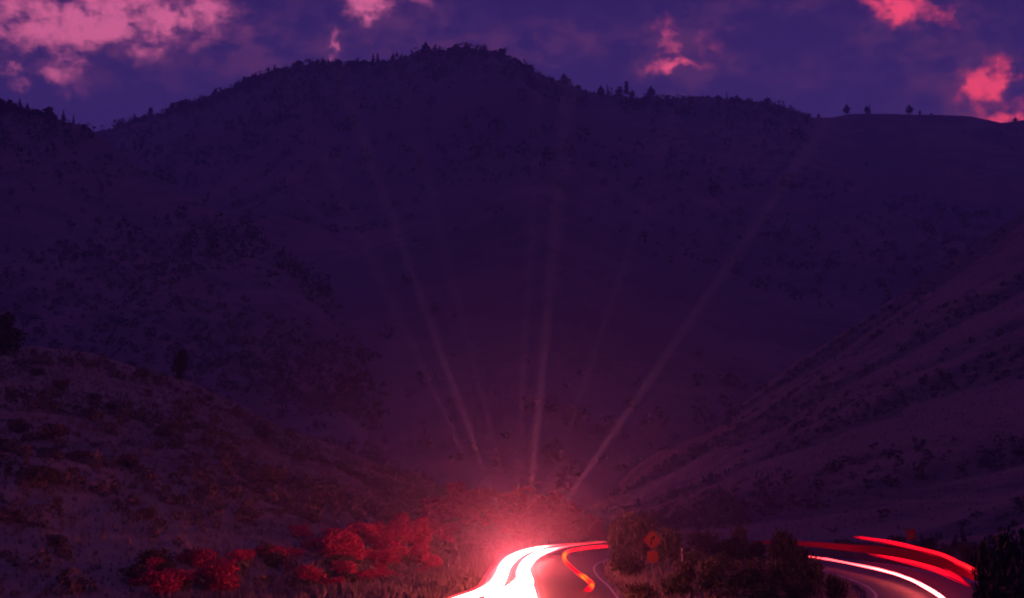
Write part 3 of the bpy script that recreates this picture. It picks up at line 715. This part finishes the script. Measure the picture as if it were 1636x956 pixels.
def band(path, label):
    lo = [on(px, py, z) for px, py, z, *_ in path]
    s = spline([tuple(q) + (h, g) for q, (_, _, _, h, g) in zip(lo, path)], 8)
    v, f = [], []
    for i, r in enumerate(s):
        d = s[min(i + 1, len(s) - 1)][:2] - s[max(i - 1, 0)][:2]; n = np.array([-d[1], d[0]]) / (np.linalg.norm(d) + 1e-9) * .05
        v += [(r[0] + n[0], r[1] + n[1], r[2]), (r[0] + n[0], r[1] + n[1], r[2] + r[3]), (r[0] - n[0], r[1] - n[1], r[2] + r[3]), (r[0] - n[0], r[1] - n[1], r[2])]
    for i in range(len(s) - 1):
        for k_ in range(4): f.append((i * 4 + k_, i * 4 + (k_ + 1) % 4, i * 4 + 4 + (k_ + 1) % 4, i * 4 + 4 + k_))
    f += [(0, 1, 2, 3), tuple(len(v) - 4 + q for q in (3, 2, 1, 0))]
    link('light_trail', new_mesh('light_trail', v, f, G_red, False, np.repeat(s[:, 4], 4)), label=label, category='light trail')
band([(1205, 868, 1.0, .2, .012), (1250, 869.5, 1.0, .3, .016), (1300, 874, 1.0, .42, .026), (1350, 880, 1.0, .5, .03), (1400, 886, 1.0, .62, .016), (1450, 894, 1.0, .66, .014), (1500, 907, 1.0, .62, .018), (1535, 919, 1.0, .45, .03), (1560, 929, 1.0, .25, .06)],
     'wide dull red band of side lights between the bright right hand streaks')

# ------------------------------------------------------------------ added spots and volume for the rays and glow
def lamp(name, kind, loc, energy, col, size=.4, target=None, angle=3, blend=1.0):
    l = bpy.data.lights.new(name, kind); l.energy = energy; l.color = col; l.shadow_soft_size = size
    if kind == 'SPOT': l.spot_size = R(angle); l.spot_blend = blend
    o_ = bpy.data.objects.new(name, l); COL.objects.link(o_); o_.location = loc
    if target is not None: o_.rotation_euler = (Vector(target) - Vector(loc)).to_track_quat('-Z', 'Y').to_euler()
    return o_
# added upward spots that imitate the starburst rays over the bend
STAR_RAYS = [((812, 868), (660, 440), 2.5, 1.5), ((815, 862), (838, 560), 2.0, 1.0), ((848, 868), (884, 400), 3.4, 1.0), ((872, 866), (1092, 530), 2.6, .6), ((868, 866), (980, 690), 2.6, 1.0),
         ((800, 872), (700, 640), 2.6, .8), ((905, 868), (1150, 715), 2.6, .8), ((858, 868), (935, 610), 2.0, 1.0), ((835, 868), (772, 640), 2.0, .9), ((800, 880), (640, 740), 4, .2)]
for (a_, b_, an, pw) in STAR_RAYS:
    lamp('ray_spot', 'SPOT', at(a_[0] + (828 - a_[0]) * .4, 876, 108), 2300000 * pw, (1, .2, .24), .2, at(b_[0], b_[1], 109), an)
def volume(name, dens, col, an, soft=False):
    m = bpy.data.materials.new(name); m.use_nodes = True; t = NT(m.node_tree); t.n.remove(t.n['Principled BSDF'])
    pv = t.n.new('ShaderNodeVolumePrincipled'); pv.inputs['Density'].default_value = dens; pv.inputs['Color'].default_value = rgb(*col); pv.inputs['Anisotropy'].default_value = an
    if soft:                                                  # thins out towards the rim of its unit ball
        r = t.v('LENGTH', t.n.new('ShaderNodeTexCoord').outputs['Object'], out=1)
        a = t.m('POWER', t.m('SUBTRACT', 1.0, r, clamp=True), 1.5)
        core = t.m('POWER', 2.71828, t.m('MULTIPLY', t.m('MULTIPLY', r, r), -36.0))   # denser core added to strengthen the glow round the headlamps
        t.l.new(t.m('MULTIPLY', t.m('ADD', a, t.m('MULTIPLY', core, 4.6)), dens), pv.inputs['Density'])
    t.l.new(pv.outputs[0], t.n['Material Output'].inputs['Volume'])
    return m
def ball(seg=24):
    v, f = [], []
    for i in range(seg // 2 + 1):
        th = math.pi * i / (seg // 2)
        for j in range(seg):
            ph = 2 * math.pi * j / seg
            v.append((math.sin(th) * math.cos(ph), math.sin(th) * math.sin(ph), math.cos(th)))
    for i in range(seg // 2):
        for j in range(seg): f.append((i * seg + j, (i + 1) * seg + j, (i + 1) * seg + (j + 1) % seg, i * seg + (j + 1) % seg))
    return v, f
o = link('glow_volume', new_mesh('glow_volume', *ball(), volume('glow_volume', .0038, (.74, .62, .85), .1, True), True), kind='stuff')  # added scattering ball, imitates the bloom around the streaks and carries the rays
o.location = (.5, 94, 1.5); o.scale = (30, 30, 23)

# ------------------------------------------------------------------ haze over the whole valley
X0, X1, Y0, Y1, Z0, Z1 = -3050, 3050, -2860, 3040, -9, 475
hv = [(x, y, z) for x in (X0, X1) for y in (Y0, Y1) for z in (Z0, Z1)]
link('haze', new_mesh('haze', hv, [(0, 1, 3, 2), (4, 6, 7, 5), (0, 4, 5, 1), (2, 3, 7, 6), (0, 2, 6, 4), (1, 5, 7, 3)], volume('haze', .00044, (.44, .60, 1.0), 0.0)), kind='stuff')
